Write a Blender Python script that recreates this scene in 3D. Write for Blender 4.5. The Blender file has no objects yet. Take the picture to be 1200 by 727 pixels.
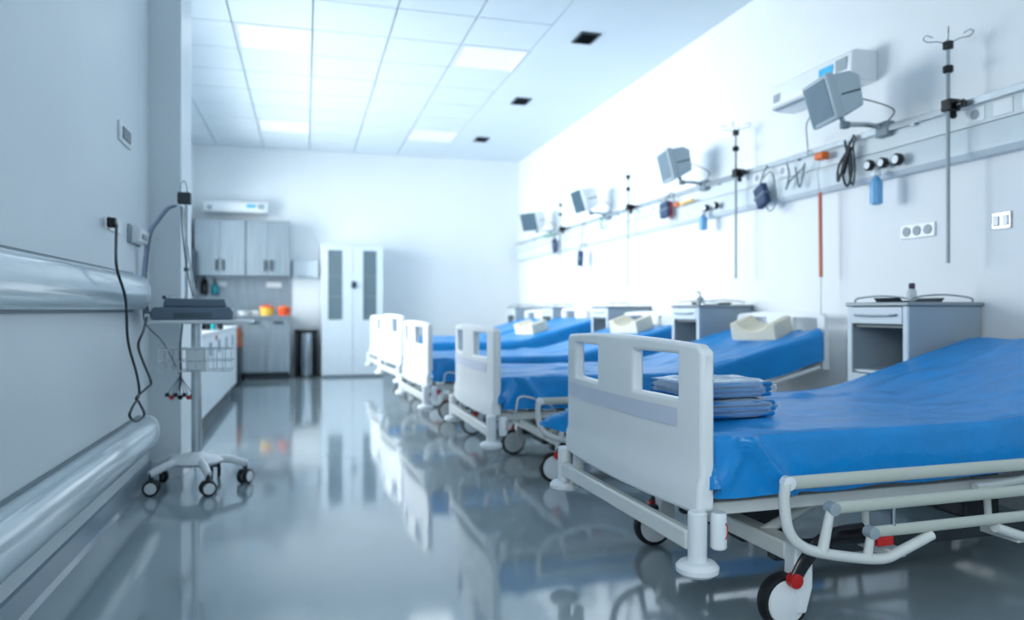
import bpy, math, random
from math import sin, cos, pi, radians, sqrt, atan, atan2
from mathutils import Vector, Matrix, noise

random.seed(7)
SC = bpy.context.scene
COL = SC.collection

# ------------------------------------------------------------------ camera, world, light
YAW = atan(242 / 870)
SY, CY = sin(YAW), cos(YAW)
cam_d = bpy.data.cameras.new('camera')
cam_d.lens = 870 / 1200 * 36
cam_d.sensor_width = 36
cam_d.clip_start = 0.05
cam_d.dof.use_dof = True
cam_d.dof.focus_distance = 2.35
cam_d.dof.aperture_fstop = 1.6
cam = bpy.data.objects.new('camera', cam_d)
cam.location = (0, 0, 1)
cam.rotation_euler = (pi / 2, 0, -YAW)
COL.objects.link(cam)
SC.camera = cam

world = bpy.data.worlds.new('world')
SC.world = world
world.use_nodes = True
bg = world.node_tree.nodes['Background']
bg.inputs[0].default_value = (0.62, 0.8, 1.0, 1)
bg.inputs[1].default_value = 1.0

SC.view_settings.view_transform = 'Standard'
SC.view_settings.look = 'None'
SC.view_settings.gamma = 1
SC.view_settings.exposure = 0.2
SC.cycles.max_bounces = 10
SC.cycles.diffuse_bounces = 6
SC.cycles.glossy_bounces = 5
SC.cycles.transparent_max_bounces = 8
SC.cycles.sample_clamp_indirect = 6


def area(name, loc, rot, sx, sy, power, col, spread=pi):
    d = bpy.data.lights.new(name, 'AREA')
    d.shape = 'RECTANGLE'
    d.size, d.size_y = sx, sy
    d.energy = power
    d.color = col
    d.spread = spread
    o = bpy.data.objects.new(name, d)
    o.location = loc
    o.rotation_euler = rot
    COL.objects.link(o)
    return o


XR, XL, XREC = 3.45, -0.895, -1.6      # right wall, near left wall, recessed left wall
YB, YF = 11.95, -2.2                   # back wall, wall behind the camera
HC = 3.48                              # ceiling
YP0, YP1 = 4.83, 5.25                  # pillar
WIN = [(5.7, 7.5), (7.8, 9.6), (9.9, 11.2)]   # window openings of the recessed left wall
WZ0, WZ1 = 1.0, 2.7
DAY = (0.93, 0.982, 1.0)
for a, b in WIN:                       # daylight entering through the windows
    area('window_and_fill_light', (XREC - 0.3, (a + b) / 2, (WZ0 + WZ1) / 2), (0, -pi / 2, 0), WZ1 - WZ0, b - a, 69 * (b - a), DAY, radians(125))
area('window_and_fill_light', (XL + 0.03, -1.0, 2.05), (0, -pi / 2, 0), 1.5, 1.8, 74, DAY)   # fill light added at an unseen, made-up window beside the camera

# ------------------------------------------------------------------ pixel helpers (1200 x 727)


def ray(px, py):
    cx, cz = (px - 600) / 870, (363.5 - py) / 870
    return Vector((CY * cx + SY, -SY * cx + CY, cz))


def PX(px, py, X):
    d = ray(px, py)
    return Vector((0, 0, 1)) + d * (X / d.x)


def PY(px, py, Y):
    d = ray(px, py)
    return Vector((0, 0, 1)) + d * (Y / d.y)


# ------------------------------------------------------------------ materials
def srgb(r, g, b):
    def f(c):
        c /= 255
        return c / 12.92 if c <= 0.04045 else ((c + 0.055) / 1.055) ** 2.4
    return (f(r), f(g), f(b), 1)


def mat(name, col, rough=0.5, metal=0.0, coat=0.0, var=0.04, scale=6.0, bump=0.0, bscale=60.0, alpha=1.0,
        trans=0.0, emit=None, estr=0.0, spec=0.5, stretch=None, sheen=0.0, ior=1.45, rvar=0.0):
    m = bpy.data.materials.new(name)
    m.use_nodes = True
    nt = m.node_tree
    p = nt.nodes['Principled BSDF']
    c = srgb(*col)
    tc = nt.nodes.new('ShaderNodeTexCoord')
    mp = nt.nodes.new('ShaderNodeMapping')
    if stretch:
        mp.inputs['Scale'].default_value = stretch
    nt.links.new(tc.outputs['Object'], mp.inputs[0])
    n = nt.nodes.new('ShaderNodeTexNoise')
    n.inputs['Scale'].default_value = scale
    n.inputs['Detail'].default_value = 4
    nt.links.new(mp.outputs[0], n.inputs['Vector'])
    r = nt.nodes.new('ShaderNodeValToRGB')
    r.color_ramp.elements[0].position = 0.3
    r.color_ramp.elements[1].position = 0.7
    r.color_ramp.elements[0].color = tuple(max(0, x * (1 - var)) for x in c[:3]) + (1,)
    r.color_ramp.elements[1].color = tuple(min(1, x * (1 + var)) for x in c[:3]) + (1,)
    nt.links.new(n.outputs['Fac'], r.inputs[0])
    nt.links.new(r.outputs[0], p.inputs['Base Color'])
    p.inputs['Roughness'].default_value = rough
    p.inputs['Metallic'].default_value = metal
    p.inputs['IOR'].default_value = ior
    p.inputs['Specular IOR Level'].default_value = spec
    p.inputs['Coat Weight'].default_value = coat
    p.inputs['Coat Roughness'].default_value = 0.08
    p.inputs['Sheen Weight'].default_value = sheen
    p.inputs['Alpha'].default_value = alpha
    p.inputs['Transmission Weight'].default_value = trans
    if emit:
        p.inputs['Emission Color'].default_value = srgb(*emit)
        p.inputs['Emission Strength'].default_value = estr
    if rvar:
        mr = nt.nodes.new('ShaderNodeMapRange')
        mr.inputs['To Min'].default_value = max(0, rough - rvar)
        mr.inputs['To Max'].default_value = rough + rvar
        nt.links.new(n.outputs['Fac'], mr.inputs['Value'])
        nt.links.new(mr.outputs[0], p.inputs['Roughness'])
    if bump:
        n2 = nt.nodes.new('ShaderNodeTexNoise')
        n2.inputs['Scale'].default_value = bscale
        n2.inputs['Detail'].default_value = 3
        nt.links.new(mp.outputs[0], n2.inputs['Vector'])
        b = nt.nodes.new('ShaderNodeBump')
        b.inputs['Strength'].default_value = bump
        b.inputs['Distance'].default_value = 0.01
        nt.links.new(n2.outputs['Fac'], b.inputs['Height'])
        nt.links.new(b.outputs[0], p.inputs['Normal'])
    return m


M = {}
M['wall'] = mat('wall_paint', (224, 229, 232), 0.55, var=0.015, scale=1.5, bump=0.03, bscale=80)
M['wall_l'] = mat('wall_left_paint', (214, 223, 228), 0.4, var=0.02, scale=1.5, bump=0.03, bscale=80)
M['floor'] = mat('floor_vinyl', (146, 162, 170), 0.08, var=0.05, scale=1.2, spec=0.9, coat=0.6, rvar=0.02)
M['ceil'] = mat('ceiling_plaster', (212, 223, 229), 0.8, var=0.01, scale=2)
M['tile'] = mat('ceiling_tile', (212, 223, 229), 0.75, var=0.02, scale=3, bump=0.05, bscale=120)
M['grid'] = mat('ceiling_grid', (178, 196, 206), 0.6)
M['diff'] = mat('light_diffuser', (235, 242, 245), 0.4, emit=(225, 240, 248), estr=0.12)
M['white'] = mat('white_plastic', (226, 231, 234), 0.3, var=0.02, coat=0.2)
M['board'] = mat('bed_board_plastic', (228, 232, 234), 0.33, var=0.015, coat=0.2)
M['band'] = mat('bed_board_band', (200, 209, 224), 0.4, var=0.02)
M['metal_w'] = mat('white_painted_metal', (214, 218, 216), 0.32, var=0.03, coat=0.3)
M['rail'] = mat('siderail_paint', (186, 192, 184), 0.35, var=0.03, coat=0.2)
M['bump'] = mat('bumper_vinyl', (196, 210, 218), 0.2, var=0.03, coat=0.5, bump=0.04, bscale=9, scale=4)
M['steel'] = mat('brushed_steel', (150, 162, 170), 0.4, metal=0.6, var=0.12, scale=3, stretch=(14, 14, 0.6))
M['steel_p'] = mat('polished_steel', (170, 180, 186), 0.18, metal=1.0, var=0.04)
M['chrome'] = mat('chrome', (205, 212, 216), 0.1, metal=1.0, var=0.02)
M['dsteel'] = mat('dark_steel', (70, 84, 94), 0.3, metal=0.8)
M['sheet'] = mat('blue_nonwoven_sheet', (0, 134, 206), 0.33, var=0.1, scale=5, bump=0.3, bscale=26, stretch=(1, 3, 1), spec=0.6)
M['linen'] = mat('blue_folded_linen', (0, 114, 178), 0.4, var=0.15, scale=9, bump=0.5, bscale=40, stretch=(1, 1, 4), spec=0.4)
M['wrap'] = mat('clear_plastic_wrap', (215, 232, 245), 0.1, alpha=0.16, var=0.05, spec=1.0, bump=0.9, bscale=14)
M['matt'] = mat('mattress_cover', (30, 70, 120), 0.6, bump=0.1)
M['black'] = mat('black_rubber', (22, 25, 28), 0.5, var=0.1)
M['blackp'] = mat('black_plastic', (18, 21, 25), 0.25, var=0.1)
M['polegrey'] = mat('pole_grey_steel', (140, 150, 156), 0.35, metal=0.2)
M['dark'] = mat('dark_grey_metal', (52, 60, 66), 0.4, metal=0.4)
M['red'] = mat('red_plastic', (190, 30, 26), 0.35)
M['foam'] = mat('cream_foam', (226, 218, 196), 0.75, var=0.03, bump=0.15, bscale=120)
M['cab'] = mat('cabinet_white_laminate', (205, 216, 224), 0.35, var=0.02)
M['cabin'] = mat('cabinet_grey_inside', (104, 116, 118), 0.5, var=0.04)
M['cabside'] = mat('cabinet_blue_grey_side', (150, 165, 176), 0.4, var=0.04)
M['alu'] = mat('anodised_aluminium', (196, 204, 208), 0.25, metal=0.7)
M['trunk'] = mat('trunking_enamel', (204, 214, 219), 0.35, var=0.02)
M['screen'] = mat('screen_glass', (110, 130, 142), 0.45, spec=0.3, var=0.05)
M['screen_d'] = mat('dark_screen_glass', (58, 84, 98), 0.45, spec=0.3, var=0.05)
M['mon'] = mat('monitor_grey_plastic', (176, 190, 198), 0.45, var=0.03)
M['mond'] = mat('monitor_bezel_plastic', (118, 134, 144), 0.45, var=0.03)
M['navy'] = mat('navy_nylon', (46, 66, 98), 0.6, var=0.12, bump=0.3)
M['ecg'] = mat('blue_grey_device_plastic', (92, 112, 130), 0.4, var=0.05)
M['lav'] = mat('lavender_clear_tube', (165, 175, 205), 0.25, alpha=0.7)
M['pale'] = mat('pale_clear_tube', (205, 215, 220), 0.3, alpha=0.75)
M['cable'] = mat('dark_cable', (36, 48, 54), 0.45)
M['gcable'] = mat('grey_cable', (110, 126, 134), 0.45)
M['orange'] = mat('orange_plastic', (222, 108, 42), 0.4)
M['orod'] = mat('orange_thermometer_tube', (196, 96, 66), 0.35)
M['redo'] = mat('red_orange_plastic', (226, 78, 40), 0.45, var=0.3, scale=20)
M['yel'] = mat('yellow_plastic', (238, 190, 80), 0.45)
M['teal'] = mat('teal_plastic', (40, 150, 160), 0.4)
M['bluel'] = mat('light_blue_plastic', (110, 178, 226), 0.3, alpha=0.85)
M['blues'] = mat('cyan_label', (70, 180, 225), 0.4)
M['greyl'] = mat('grey_label', (150, 164, 172), 0.5)
M['glass'] = mat('cabinet_glass', (120, 142, 152), 0.08, spec=1.0, alpha=0.55)
M['shelf'] = mat('cabinet_dark_inside', (96, 118, 128), 0.6)
M['wframe'] = mat('window_frame_paint', (215, 222, 226), 0.4)
M['wglass'] = mat('window_glass', (240, 248, 250), 0.03, alpha=0.12, spec=0.6)
M['brown'] = mat('brown_orange_bag', (150, 74, 40), 0.5, var=0.4, scale=30)


# plastic film: clear when seen square on, whitish at grazing angles
nt = M['wrap'].node_tree
lw = nt.nodes.new('ShaderNodeLayerWeight')
lw.inputs['Blend'].default_value = 0.35
mr = nt.nodes.new('ShaderNodeMapRange')
mr.inputs['To Min'].default_value = 0.10
mr.inputs['To Max'].default_value = 0.85
nt.links.new(lw.outputs['Facing'], mr.inputs['Value'])
nt.links.new(mr.outputs[0], nt.nodes['Principled BSDF'].inputs['Alpha'])


# ------------------------------------------------------------------ mesh helpers
class MB:
    def __init__(s):
        s.v, s.f = [], []

    def add(s, vs, fs):
        n = len(s.v)
        s.v += [tuple(v) for v in vs]
        s.f += [tuple(i + n for i in f) for f in fs]
        return s

    def box(s, x0, x1, y0, y1, z0, z1, rot=None):
        vs = [Vector((x, y, z)) for z in (z0, z1) for y in (y0, y1) for x in (x0, x1)]
        if rot:
            c = Vector(((x0 + x1) / 2, (y0 + y1) / 2, (z0 + z1) / 2))
            vs = [rot @ (v - c) + c for v in vs]
        return s.add(vs, [(0, 2, 3, 1), (4, 5, 7, 6), (0, 1, 5, 4), (2, 6, 7, 3), (0, 4, 6, 2), (1, 3, 7, 5)])

    def tube(s, pts, r, seg=10, closed=False, cap=True, flat=1.0):
        pts = [Vector(p) for p in pts]
        n = len(pts)
        rr = r if isinstance(r, (list, tuple)) else [r] * n
        up = None
        vs, fs = [], []
        for i, p in enumerate(pts):
            if closed:
                t = pts[(i + 1) % n] - pts[i - 1]
            else:
                t = pts[min(i + 1, n - 1)] - pts[max(i - 1, 0)]
            t.normalize()
            if up is None:
                up = Vector((0, 0, 1)) if abs(t.z) < 0.9 else Vector((1, 0, 0))
            a = (up - t * up.dot(t)).normalized()
            up = a
            b = t.cross(a)
            for k in range(seg):
                w = 2 * pi * k / seg
                vs.append(p + a * (cos(w) * rr[i]) + b * (sin(w) * rr[i] * flat))
        m = n if closed else n - 1
        for i in range(m):
            j = (i + 1) % n
            for k in range(seg):
                k2 = (k + 1) % seg
                fs.append((i * seg + k, i * seg + k2, j * seg + k2, j * seg + k))
        if cap and not closed:
            fs.append(tuple(range(seg))[::-1])
            fs.append(tuple((n - 1) * seg + k for k in range(seg)))
        return s.add(vs, fs)

    def cyl(s, p0, p1, r, r2=None, seg=20):
        return s.tube([p0, p1], [r, r if r2 is None else r2], seg)

    def lathe(s, prof, c=(0, 0, 0), axis='z', seg=24):
        """prof: list of (radius, height)"""
        vs, fs = [], []
        n = len(prof)
        for i, (r, h) in enumerate(prof):
            for k in range(seg):
                w = 2 * pi * k / seg
                a, b = max(r, 1e-4) * cos(w), max(r, 1e-4) * sin(w)
                v = {'z': (a, b, h), 'y': (b, h, a), 'x': (h, a, b)}[axis]
                vs.append((v[0] + c[0], v[1] + c[1], v[2] + c[2]))
        for i in range(n - 1):
            for k in range(seg):
                k2 = (k + 1) % seg
                fs.append((i * seg + k, i * seg + k2, (i + 1) * seg + k2, (i + 1) * seg + k))
        fs.append(tuple(range(seg))[::-1])
        fs.append(tuple((n - 1) * seg + k for k in range(seg)))
        return s.add(vs, fs)

    def prism(s, poly, a0, a1, plane='xz'):
        """poly in a plane, extruded along the third axis"""
        def mk(u, v, w):
            return {'xz': (u, w, v), 'yz': (w, u, v), 'xy': (u, v, w)}[plane]
        n = len(poly)
        vs = [mk(u, v, a0) for u, v in poly] + [mk(u, v, a1) for u, v in poly]
        fs = [tuple(range(n)), tuple(range(2 * n - 1, n - 1, -1))]
        fs += [(i, i + n, (i + 1) % n + n, (i + 1) % n) for i in range(n)]
        return s.add(vs, fs)

    def grid(s, fn, nu, nv):
        vs = [fn(i / nu, j / nv) for i in range(nu + 1) for j in range(nv + 1)]
        fs = [(i * (nv + 1) + j, (i + 1) * (nv + 1) + j, (i + 1) * (nv + 1) + j + 1, i * (nv + 1) + j + 1)
              for i in range(nu) for j in range(nv)]
        return s.add(vs, fs)

    def build(s, name, m, parent=None, bevel=0.0, seg=2, solid=0.0, sharp=35, sub=0):
        me = bpy.data.meshes.new(name)
        me.from_pydata(s.v, [], s.f)
        me.validate()
        import bmesh
        bm = bmesh.new()
        bm.from_mesh(me)
        bmesh.ops.recalc_face_normals(bm, faces=bm.faces)
        bm.to_mesh(me)
        bm.free()
        me.materials.append(m)
        me.shade_smooth()
        me.set_sharp_from_angle(angle=radians(sharp))
        o = bpy.data.objects.new(name, me)
        COL.objects.link(o)
        if parent:
            o.parent = parent
        if solid:
            md = o.modifiers.new('solid', 'SOLIDIFY')
            md.thickness = solid
        if bevel:
            md = o.modifiers.new('bevel', 'BEVEL')
            md.width = bevel
            md.segments = seg
            md.limit_method = 'ANGLE'
            md.angle_limit = radians(40)
            md.harden_normals = False
        if sub:
            md = o.modifiers.new('sub', 'SUBSURF')
            md.levels = md.render_levels = sub
        return o


def tag(o, label, cat, group=None):
    o['label'] = label
    o['category'] = cat
    if group:
        o['group'] = group
    return o


def thing(name, label, cat, loc=(0, 0, 0), rz=0.0, group=None):
    o = bpy.data.objects.new(name, None)
    o.empty_display_size = 0.1
    COL.objects.link(o)
    o.location = loc
    o.rotation_euler = (0, 0, rz)
    return tag(o, label, cat, group)


def struct(name, mb, m, parent=None, **k):
    o = mb.build(name, m, parent, **k)
    if parent is None:
        o['kind'] = 'structure'
    return o


def dup(root, loc, rz=None, label=None, group=None):
    r = root.copy()
    COL.objects.link(r)
    r.location = loc
    if rz is not None:
        r.rotation_euler = (0, 0, rz)
    if label:
        r['label'] = label
    if group:
        r['group'] = group
    for ch in list(root.children):
        c = ch.copy()
        COL.objects.link(c)
        c.parent = r
        for g in list(ch.children):
            d = g.copy()
            COL.objects.link(d)
            d.parent = c
    return r


def arc(c, r, a0, a1, n, plane='xz'):
    out = []
    for i in range(n + 1):
        a = radians(a0 + (a1 - a0) * i / n)
        u, v = r * cos(a), r * sin(a)
        out.append({'xz': (c[0] + u, c[1], c[2] + v), 'yz': (c[0], c[1] + u, c[2] + v), 'xy': (c[0] + u, c[1] + v, c[2])}[plane])
    return out


def smooth(pts, n=8, closed=False):
    """Catmull-Rom through points"""
    P = [Vector(p) for p in pts]
    out = []
    N = len(P)
    rng = range(N if closed else N - 1)
    for i in rng:
        p1, p2 = P[i], P[(i + 1) % N]
        p0 = P[i - 1] if (closed or i > 0) else p1 * 2 - p2
        p3 = P[(i + 2) % N] if (closed or i < N - 2) else p2 * 2 - p1
        for k in range(n):
            t = k / n
            out.append(0.5 * ((2 * p1) + (p2 - p0) * t + (2 * p0 - 5 * p1 + 4 * p2 - p3) * t * t + (3 * p1 - p0 - 3 * p2 + p3) * t ** 3))
    if not closed:
        out.append(P[-1])
    return out


# ------------------------------------------------------------------ structure
struct('floor', MB().box(XREC - 0.1, XR + 0.1, YF - 0.1, YB + 0.1, -0.1, 0), M['floor'])
ceiling = struct('ceiling', MB().box(XREC - 0.1, XR + 0.1, YF - 0.1, YB + 0.1, HC + 0.02, HC + 0.12), M['grid'])
struct('plasterboard_strip', MB().box(2.07, XR, 3.44, YB, HC, HC + 0.02), M['ceil'], ceiling)
struct('plasterboard_strip', MB().box(XREC, XR, YF, 3.44, HC, HC + 0.02), M['ceil'], ceiling)
struct('wall_right', MB().box(XR, XR + 0.1, YF, YB, 0, HC + 0.02), M['wall'])
struct('wall_back', MB().box(XREC, XR, YB, YB + 0.1, 0, HC + 0.02), M['wall'])
struct('wall_front', MB().box(XREC, XR, YF - 0.1, YF, 0, HC + 0.02), M['wall'])
mb = MB()
x0, x1 = XL - .09, XL - .03
mb.box(x0, x1, -1.9, -1.84, 1.3, 2.8).box(x0, x1, -.16, -.1, 1.3, 2.8)
mb.box(x0, x1, -1.84, -.16, 1.3, 1.36).box(x0, x1, -1.84, -.16, 2.74, 2.8)
w = struct('window_4', mb, M['wframe'])  # out of view, added to house the fill light for the foreground
MB().box(XL - .06, XL - .055, -1.84, -.16, 1.36, 2.74).build('pane', M['wglass'], w)
struct('wall_left', MB().box(XL - .12, XL, -.1, YP0, 0, HC).box(XL - .12, XL, YF, -1.9, 0, HC).box(XL - .12, XL, -1.9, -.1, 0, 1.3).box(XL - .12, XL, -1.9, -.1, 2.8, HC), M['wall_l'])
struct('wall_left_pillar', MB().box(XREC, -0.72, YP0, YP1, 0, HC), M['wall_l'], bevel=0.008)
ys = [YP1] + [y for w in WIN for y in w] + [YB]
mb = MB()
mb.box(XREC - 0.15, XREC, YP1 - 0.1, YB, 0, WZ0)
mb.box(XREC - 0.15, XREC, YP1 - 0.1, YB, WZ1, HC)
for i in range(0, len(ys), 2):
    mb.box(XREC - 0.15, XREC, ys[i] - (0.1 if i == 0 else 0), ys[i + 1], WZ0, WZ1)
struct('wall_left_recess', mb, M['wall'])
for i, (a, b) in enumerate(WIN):
    mb = MB()
    x0, x1 = XREC - 0.11, XREC - 0.05
    mb.box(x0, x1, a, a + 0.05, WZ0, WZ1)
    mb.box(x0, x1, b - 0.05, b, WZ0, WZ1)
    mb.box(x0, x1, a + 0.05, b - 0.05, WZ0, WZ0 + 0.05)
    mb.box(x0, x1, a + 0.05, b - 0.05, WZ1 - 0.05, WZ1)
    mb.box(x0, x1, (a + b) / 2 - 0.03, (a + b) / 2 + 0.03, WZ0 + 0.05, WZ1 - 0.05)
    w = struct('window_%d' % (i + 1), mb, M['wframe'])
    MB().box(XREC - 0.085, XREC - 0.08, a + 0.05, b - 0.05, WZ0 + 0.05, WZ1 - 0.05).build('pane', M['wglass'], w)

# ceiling tiles (row and column edges of the grid seen in the photo)
colx = [-1.6, -1.28, -0.61, 0.06, 0.73, 1.40, 2.07]
rowy = [3.44 + 0.67 * i for i in range(13)] + [YB]
lights_at = {(2, 5), (5, 5), (2, 10), (5, 10), (2, 0), (5, 0)}
G = 0.007
tile_me = {}
for i in range(6):
    for j in range(len(rowy) - 1):
        w, h = colx[i + 1] - colx[i], rowy[j + 1] - rowy[j]
        if h < 0.05 or (i, j) in lights_at:
            continue
        k = (round(w, 2), round(h, 2))
        if k not in tile_me:
            o = MB().box(G, w - G, G, h - G, -0.004, 0.016).build('ceiling_tile', M['tile'], ceiling)
            tile_me[k] = o.data
        else:
            o = bpy.data.objects.new('ceiling_tile', tile_me[k])
            COL.objects.link(o)
            o.parent = ceiling
        o.location = (colx[i], rowy[j], HC)
LN = {(2, 5): 'square recessed ceiling light panel, upper left, nearest one above the aisle',
      (5, 5): 'square ceiling light panel in mid ceiling, left of the largest dark vent',
      (2, 10): 'small far ceiling light panel above the steel wall cabinets',
      (5, 10): 'small far ceiling light panel just left of the farthest dark vent',
      (2, 0): 'ceiling light panel over the aisle beside the near left wall',
      (5, 0): 'recessed ceiling light panel over the foot of the nearest bed'}
light0 = None
for (i, j) in sorted(lights_at):
    loc = (colx[i] + 0.335, rowy[j] + 0.335, HC)
    if light0 is None:
        light0 = thing('ceiling_light', LN[(i, j)], 'ceiling light', loc, group='ceiling light panels')
        mb = MB()
        a, b = 0.328, 0.305
        mb.box(-a, a, -a, -b, -0.008, 0.016).box(-a, a, b, a, -0.008, 0.016)
        mb.box(-a, -b, -b, b, -0.008, 0.016).box(b, a, -b, b, -0.008, 0.016)
        mb.build('frame', M['white'], light0)
        MB().box(-b, b, -b, b, 0.0, 0.012).build('diffuser', M['diff'], light0)
    else:
        dup(light0, loc, label=LN[(i, j)])
vent0 = None
for lab, y in (('rectangular dark grilled vent in the ceiling strip, the largest and nearest of three', 6.33),
               ('dark grilled ceiling vent, the middle one of three in the row', 8.45),
               ('small dark grilled ceiling vent, the farthest of the three towards the back wall', 10.5)):
    loc = (2.46, y, HC)
    if vent0 is None:
        vent0 = thing('ceiling_vent', lab, 'vent', loc, group='dark ceiling vents along the right side')
        mb = MB()
        mb.box(-.11, .11, -.16, -.14, -.012, 0).box(-.11, .11, .14, .16, -.012, 0).box(-.11, -.09, -.14, .14, -.012, 0).box(.09, .11, -.14, .14, -.012, 0)
        mb.build('frame', M['dark'], vent0)
        MB().box(-.09, .09, -.14, .14, -.003, 0).build('backing', M['blackp'], vent0)
        R = Matrix.Rotation(radians(35), 3, 'X')
        vent0.scale = (.85, .85, 1)
        for k in range(7):
            yy = -.12 + k * .04
            MB().box(-.09, .09, yy - .014, yy + .014, -.009, -.006, R).build('slat', M['dark'], vent0)
    else:
        dup(vent0, loc, label=lab)

# baseboards
struct('baseboard_left', MB().prism([(XL, 0), (XL + .03, 0), (XL + .016, .018), (XL + .012, .1), (XL, .105)], YF, YP0, 'xz'), mat('baseboard_vinyl', (128, 148, 162), 0.3, coat=0.3))
struct('baseboard_pillar', MB().box(-0.885, -0.71, YP0 - 0.012, YP0, 0, .1).box(-0.72, -0.708, YP0, YP1, 0, .1), M['white'])
struct('baseboard_right', MB().box(XR - .015, XR, YF, YB, 0, .1), M['white'])
struct('baseboard_back', MB().box(XREC, XR - .015, YB - .015, YB, 0, .1), M['white'])


# ------------------------------------------------------------------ left wall: bumper rails and plates
def bumper(z0, z1, depth, yend, label):
    t = thing('wall_bumper_rail', label, 'bumper rail', (XL, 0, z0))
    h = z1 - z0
    prof = [(0.0, 0.0), (depth * .35, 0.0)]
    for k in range(9):
        a = -80 + 160 * k / 8
        prof.append((depth * .45 + depth * .55 * cos(radians(a)), h / 2 + h / 2 * .97 * sin(radians(a))))
    prof += [(depth * .35, h), (0.0, h)]
    MB().prism(prof, YF, yend - .16, 'xz').build('cover', M['bump'], t)
    # rounded end cap that turns into the wall
    mb = MB()
    n = 12
    vs, fs = [], []
    for i in range(n + 1):
        a = i / n * pi / 2
        yy = yend - .158 + .158 * sin(a)
        s = max(.04, cos(a) ** .7)
        sz = .55 + .45 * cos(a)
        for (u, v) in prof:
            vs.append((u * s, yy, h / 2 + (v - h / 2) * sz))
    m_ = len(prof)
    for i in range(n):
        for k in range(m_):
            k2 = (k + 1) % m_
            fs.append((i * m_ + k, i * m_ + k2, (i + 1) * m_ + k2, (i + 1) * m_ + k))
    fs.append(tuple(range(m_)))
    fs.append(tuple(n * m_ + k for k in range(m_))[::-1])
    mb.add(vs, fs)
    mb.build('end_cap', M['white'], t, sharp=50)
    MB().box(0, .012, YF, yend - .2, -.012, h + .012).build('mounting_strip', M['gcable'], t)


bumper(1.0, 1.185, .085, 4.55, 'glossy upper wall protection rail on the left wall at chest height')
bumper(.215, .405, .10, 4.72, 'glossy lower wall protection rail on the left wall just above the floor')


def plate(name, label, cat, px0, py0, px1, py1, mk, inner=None, grp=None):
    a, b = PX(px0, py0, XL), PX(px1, py1, XL)
    y0, y1 = min(a.y, b.y), max(a.y, b.y)
    z0, z1 = min(a.z, b.z), max(a.z, b.z)
    t = thing(name, label, cat, (XL, (y0 + y1) / 2, (z0 + z1) / 2), group=grp)
    hy, hz = (y1 - y0) / 2, (z1 - z0) / 2
    MB().box(0, .012, -hy, hy, -hz, hz).build('face_plate', mk, t, bevel=.004)
    return t, hy, hz


t, hy, hz = plate('wall_switch', 'framed wall plate with recessed switch high on the left wall', 'switch', 138, 140, 152, 176, M['white'])
MB().box(.012, .018, -hy * .62, hy * .62, -hz * .62, hz * .62).build('rocker', M['gcable'], t, bevel=.003)
t, hy, hz = plate('wall_socket', 'white wall socket on the left wall holding a black plug', 'socket', 126, 253, 139, 275, M['white'])
MB().lathe([(.02, .012), (.02, .016), (.016, .016)], (0, hy * .1, 0), 'x').build('socket_ring', M['greyl'], t)
t, hy, hz = plate('hand_dispenser', 'small grey wall box next to the pillar on the left wall', 'dispenser', 149, 262, 163, 290, M['greyl'])
MB().prism([(.012, -hz * .9), (.05, -hz * .75), (.06, hz * .5), (.045, hz * .9), (.012, hz * .95)], -hy * .8, hy * .8, 'xz').build('housing', M['white'], t, bevel=.006)
MB().box(.045, .066, -hy * .4, hy * .4, -hz * .4, hz * .1).build('button', M['greyl'], t, bevel=.003)

# power cable on the left wall
XC = XL + .03
cable = thing('power_cable', 'dark power cable looping down from the left wall socket to the trolley', 'cable', (0, 0, 0))
cp = [(131, 264), (136, 285), (137, 315), (147, 350), (150, 400), (160, 438), (163, 462), (155, 478), (152, 488), (160, 494), (169, 486), (163, 472), (160, 466), (172, 455), (177, 448), (168, 425), (162, 405), (168, 388)]
pts = []
for k, (a, b) in enumerate(cp):
    pts.append(PX(a, b, XL + (.03 + .1 * min(1, k / 2))))
pts[0].x = XL + .05
end = PY(172, 372, 4.5)
pts.append(end)
MB().tube(smooth(pts, 6), .0062, 8).build('cord', M['cable'], cable)
p = pts[0]
MB().box(XL + .012, XL + .05, p.y - .022, p.y + .022, p.z - .012, p.z + .035).build('plug', M['blackp'], cable, bevel=.008)

# ------------------------------------------------------------------ ECG trolley
TX, TY = -0.595, 4.53
tr = thing('medical_trolley', 'white wheeled medical trolley beside the left wall with tray, basket and five castors', 'trolley', (TX, TY, 0))
MB().lathe([(.0, .13), (.12, .13), (.15, .15), (.13, .17), (.06, .19), (.03, .2)], seg=28).build('base_hub', M['white'], tr)
for k in range(5):
    a = radians(-70 + 72 * k)
    dx, dy = cos(a), sin(a)
    MB().tube([(dx * .08, dy * .08, .155), (dx * .18, dy * .18, .145), (dx * .27, dy * .27, .115)], [.026, .023, .02], 10).build('base_leg', M['white'], tr)
    c = MB()
    cx_, cy_ = dx * .26, dy * .26
    wa = radians(20 + 40 * k)
    ex, ey = cos(wa), sin(wa)
    w = bpy.data.objects
    cs = MB().cyl((cx_, cy_, .08), (cx_, cy_, .118), .012, seg=12).box(cx_ - .02, cx_ + .02, cy_ - .02, cy_ + .02, .058, .085).build('castor', M['dark'], tr, bevel=.004)
    for sgn in (-1, 1):
        mb = MB()
        q0 = Vector((cx_ - ey * .012 * sgn, cy_ + ex * .012 * sgn, .042))
        q1 = Vector((cx_ - ey * .030 * sgn, cy_ + ex * .030 * sgn, .042))
        mb.tube([q0, q1], .042, 24)
        mb.build('wheel', M['black'], cs, bevel=.005)
        q2 = Vector((cx_ - ey * .0325 * sgn, cy_ + ex * .0325 * sgn, .042))
        MB().tube([q0, q2], .031, 20).build('wheel_hub', M['white'], cs, bevel=.003)
MB().tube([(0, 0, .18), (0, 0, .93)], .028, 18).build('column', M['alu'], tr)
MB().box(-.24, .22, -.17, .17, .925, .945).build('tray', M['white'], tr, bevel=.008)
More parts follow.
